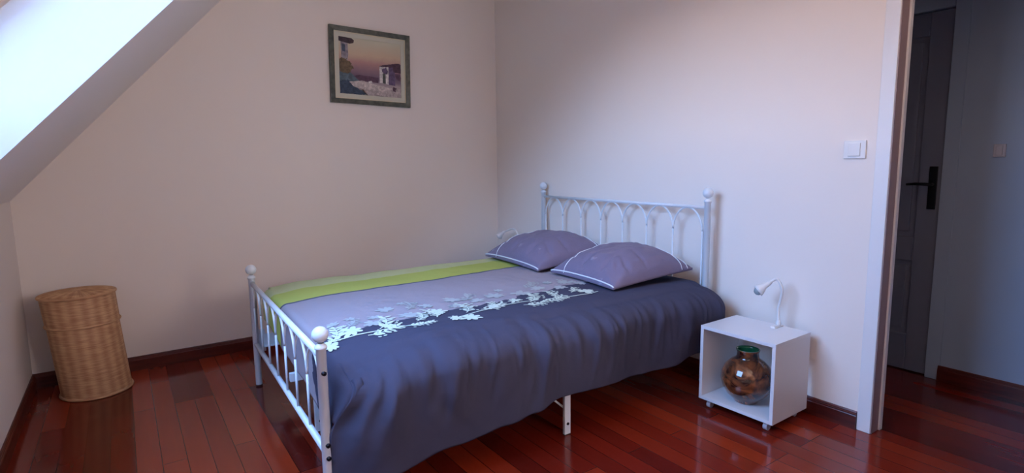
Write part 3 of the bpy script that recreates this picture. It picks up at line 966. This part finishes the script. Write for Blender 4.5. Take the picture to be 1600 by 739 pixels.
# domed top
prev = G[-1]; n = len(prev); zt = HB-.02
for (rr, dz) in ((.168, .008), (.15, .013), (.12, .018), (.08, .022), (.04, .024)):
    ring = [lid.verts.new((rr*math.cos(2*PI*k/n)-.075*zt, rr*math.sin(2*PI*k/n)+.02*zt, zt+dz+.0012*math.sin(k*PI/2))) for k in range(n)]
    for k in range(n):
        q = (k+1) % n
        f = lid.faces.new((prev[k], prev[q], ring[q], ring[k]))
        for l, kk in zip(f.loops, (k, k+1, k+1, k)): l[uvl].uv = (kk/n, rr)
    prev = ring
lid.faces.new(prev)
lo = obj('basket_lid', lid, M_WICKER, bk, smooth=True)
bm = bmesh.new(); ringtube(bm, .1725, HB-.018, .0075)
obj('lid_rim', bm, M_WICKER, lo, smooth=True)
bm = bmesh.new(); ringtube(bm, .1700, .405, .0052)
obj('lid_rim', bm, M_WICKER, lo, smooth=True)

# ------------------------------------------------------------------ picture
PW, PH = .615, .540
pic = thing('framed_picture', 'framed landscape watercolour in a dark grey-green frame on the wall', 'picture', (1.598, YB, 1.968))
pic.rotation_euler = (0, math.radians(1.2), 0)
def frame_ring(w, h, bw, d0, d1, slope_=0):
    bm = bmesh.new()
    o = [(-w/2, -h/2), (w/2, -h/2), (w/2, h/2), (-w/2, h/2)]
    i = [(-w/2+bw, -h/2+bw), (w/2-bw, -h/2+bw), (w/2-bw, h/2-bw), (-w/2+bw, h/2-bw)]
    def R(p, y): return [bm.verts.new((a, y, b)) for a, b in p]
    A, Bq, Cq, Dq = R(o, d0), R(o, d1), R(i, d1+slope_), R(i, d0)
    for k in range(4):
        q = (k+1) % 4
        bm.faces.new((A[k], A[q], Bq[q], Bq[k])); bm.faces.new((Bq[k], Bq[q], Cq[q], Cq[k])); bm.faces.new((Cq[k], Cq[q], Dq[q], Dq[k])); bm.faces.new((Dq[k], Dq[q], A[q], A[k]))
    return bm
obj('frame', frame_ring(PW, PH, .034, -.004, -.028, .006), M_FRAME, pic)
obj('frame_slip', frame_ring(PW-.068, PH-.068, .006, -.004, -.016), M_GILT, pic)
obj('mount', frame_ring(PW-.08, PH-.08, .030, -.004, -.011), M_MAT, pic)
def painting_mat():
    M = mat('watercolour', srgb(150, 130, 130), .8)
    t = nd(M, 'ShaderNodeTexCoord'); s = nd(M, 'ShaderNodeSeparateXYZ'); n = nd(M, 'ShaderNodeTexNoise')
    n.inputs['Scale'].default_value = 14; n.inputs['Detail'].default_value = 5
    lk(M, t.outputs['Object'], n.inputs[0]); lk(M, t.outputs['Object'], s.inputs[0])
    a = nd(M, 'ShaderNodeMath', operation='MULTIPLY_ADD'); a.inputs[1].default_value = .05
    lk(M, n.outputs[0], a.inputs[0]); lk(M, s.outputs['Z'], a.inputs[2])
    mr = nd(M, 'ShaderNodeMapRange'); mr.inputs[1].default_value = -.20+.025; mr.inputs[2].default_value = .20+.025
    lk(M, a.outputs[0], mr.inputs[0])
    r = nd(M, 'ShaderNodeValToRGB')
    st = [(0, (120, 112, 108)), (.1, (166, 152, 146)), (.2, (176, 160, 160)), (.27, (130, 112, 126)), (.33, (116, 98, 116)), (.45, (146, 116, 126)), (.58, (184, 142, 134)), (.72, (208, 184, 156)), (1, (204, 200, 176))]
    el = r.color_ramp.elements
    el[0].position = 0; el[0].color = srgb(*st[0][1]); el[1].position = 1; el[1].color = srgb(*st[-1][1])
    for p, c in st[1:-1]: q = el.new(p); q.color = srgb(*c)
    lk(M, mr.outputs[0], r.inputs[0]); lk(M, r.outputs[0], bsdf(M).inputs['Base Color'])
    return M
CW_, CH_ = PW-.14, PH-.14
PCOL = [(70, 58, 66), (150, 142, 150), (84, 96, 116), (112, 96, 74), (96, 112, 122), (200, 188, 182), (84, 60, 74), (216, 210, 206), (104, 88, 116), (88, 92, 88), (100, 74, 92), (188, 174, 170), (66, 80, 98)]
pm = [painting_mat()]
for i, c in enumerate(PCOL):
    x = mat('paint_%d' % i, srgb(*c), .8)
    add_noise_color(x, srgb(*[int(v*.86) for v in c]), srgb(*[min(255, int(v*1.1)) for v in c]), 60, 4)
    pm.append(x)
bm = bmesh.new()
box(bm, -CW_/2, CW_/2, -.008, -.004, -CH_/2, CH_/2)
def pp(pts, mi, lv, jag=0):
    # pts in picture fractions, x right, y down
    out = []
    rr = random.Random(mi*31+len(pts)+int(lv*10))
    for i, p in enumerate(pts):
        q = pts[(i+1) % len(pts)]
        n = 6 if jag else 1
        for k in range(n):
            f = k/n; j1 = rr.uniform(-jag, jag) if k else 0; j2 = rr.uniform(-jag, jag) if k else 0
            x = min(1, max(0, p[0]+(q[0]-p[0])*f+j1)); y = min(1, max(0, p[1]+(q[1]-p[1])*f+j2))
            out.append(((x-.5)*CW_, (.5-y)*CH_))
    vv = [bm.verts.new((a, -.0082-.0003*lv, b)) for a, b in out]
    f = bm.faces.new(vv); f.material_index = mi+1
    bmesh.ops.triangulate(bm, faces=[f])
pp([(0, .62), (.16, .60), (.30, .74), (.26, .86), (0, .90)], 4, 1.5, .008)
pp([(0, .78), (.12, .74), (.26, .86), (.42, .97), (.30, 1), (0, 1)], 12, 2, .02)
pp([(.15, .78), (.35, .74), (.62, .80), (.85, .84), (.70, .90), (.40, .90), (.22, .86)], 5, 3, .004)
pp([(.35, .90), (.70, .86), (1, .84), (1, 1), (.45, 1)], 11, 2, .02)
pp([(.15, .70), (.30, .64), (.62, .66), (.62, .76), (.40, .75), (.18, .78)], 10, 1, .004)
pp([(.45, .75), (.50, .73), (.52, .76), (.47, .775)], 7, 5)
pp([(.03, .08), (.14, .10), (.145, .30), (.13, .42), (.04, .40)], 1, 3)
pp([(.05, .12), (.10, .13), (.10, .26), (.05, .25)], 2, 5)
pp([(0, .0), (.20, .01), (.24, .04), (.23, .09), (.17, .11), (.0, .08)], 0, 6)
pp([(0, .40), (.08, .36), (.17, .42), (.22, .52), (.17, .62), (.04, .62), (0, .60)], 3, 4, .02)
pp([(.64, .45), (.79, .42), (.79, .77), (.64, .75)], 7, 4)
pp([(.79, .41), (.90, .40), (.90, .78), (.79, .77)], 8, 4)
pp([(.63, .45), (.70, .42), (.85, .38), (.96, .36), (1, .38), (1, .54), (.88, .53), (.86, .44), (.70, .455)], 6, 6, .006)
pp([(.69, .58), (.74, .57), (.74, .76), (.69, .755)], 9, 7)
pp([(.68, .50), (.74, .46), (.78, .52), (.76, .58), (.70, .58)], 8, 8, .01)
pp([(.90, .56), (.98, .55), (1, .62), (.99, .68), (.92, .66)], 10, 6.5, .015)
pp([(.86, .80), (.92, .82), (.90, .90), (.86, .88)], 10, 6.5, .01)
obj('painting', bm, pm, pic)
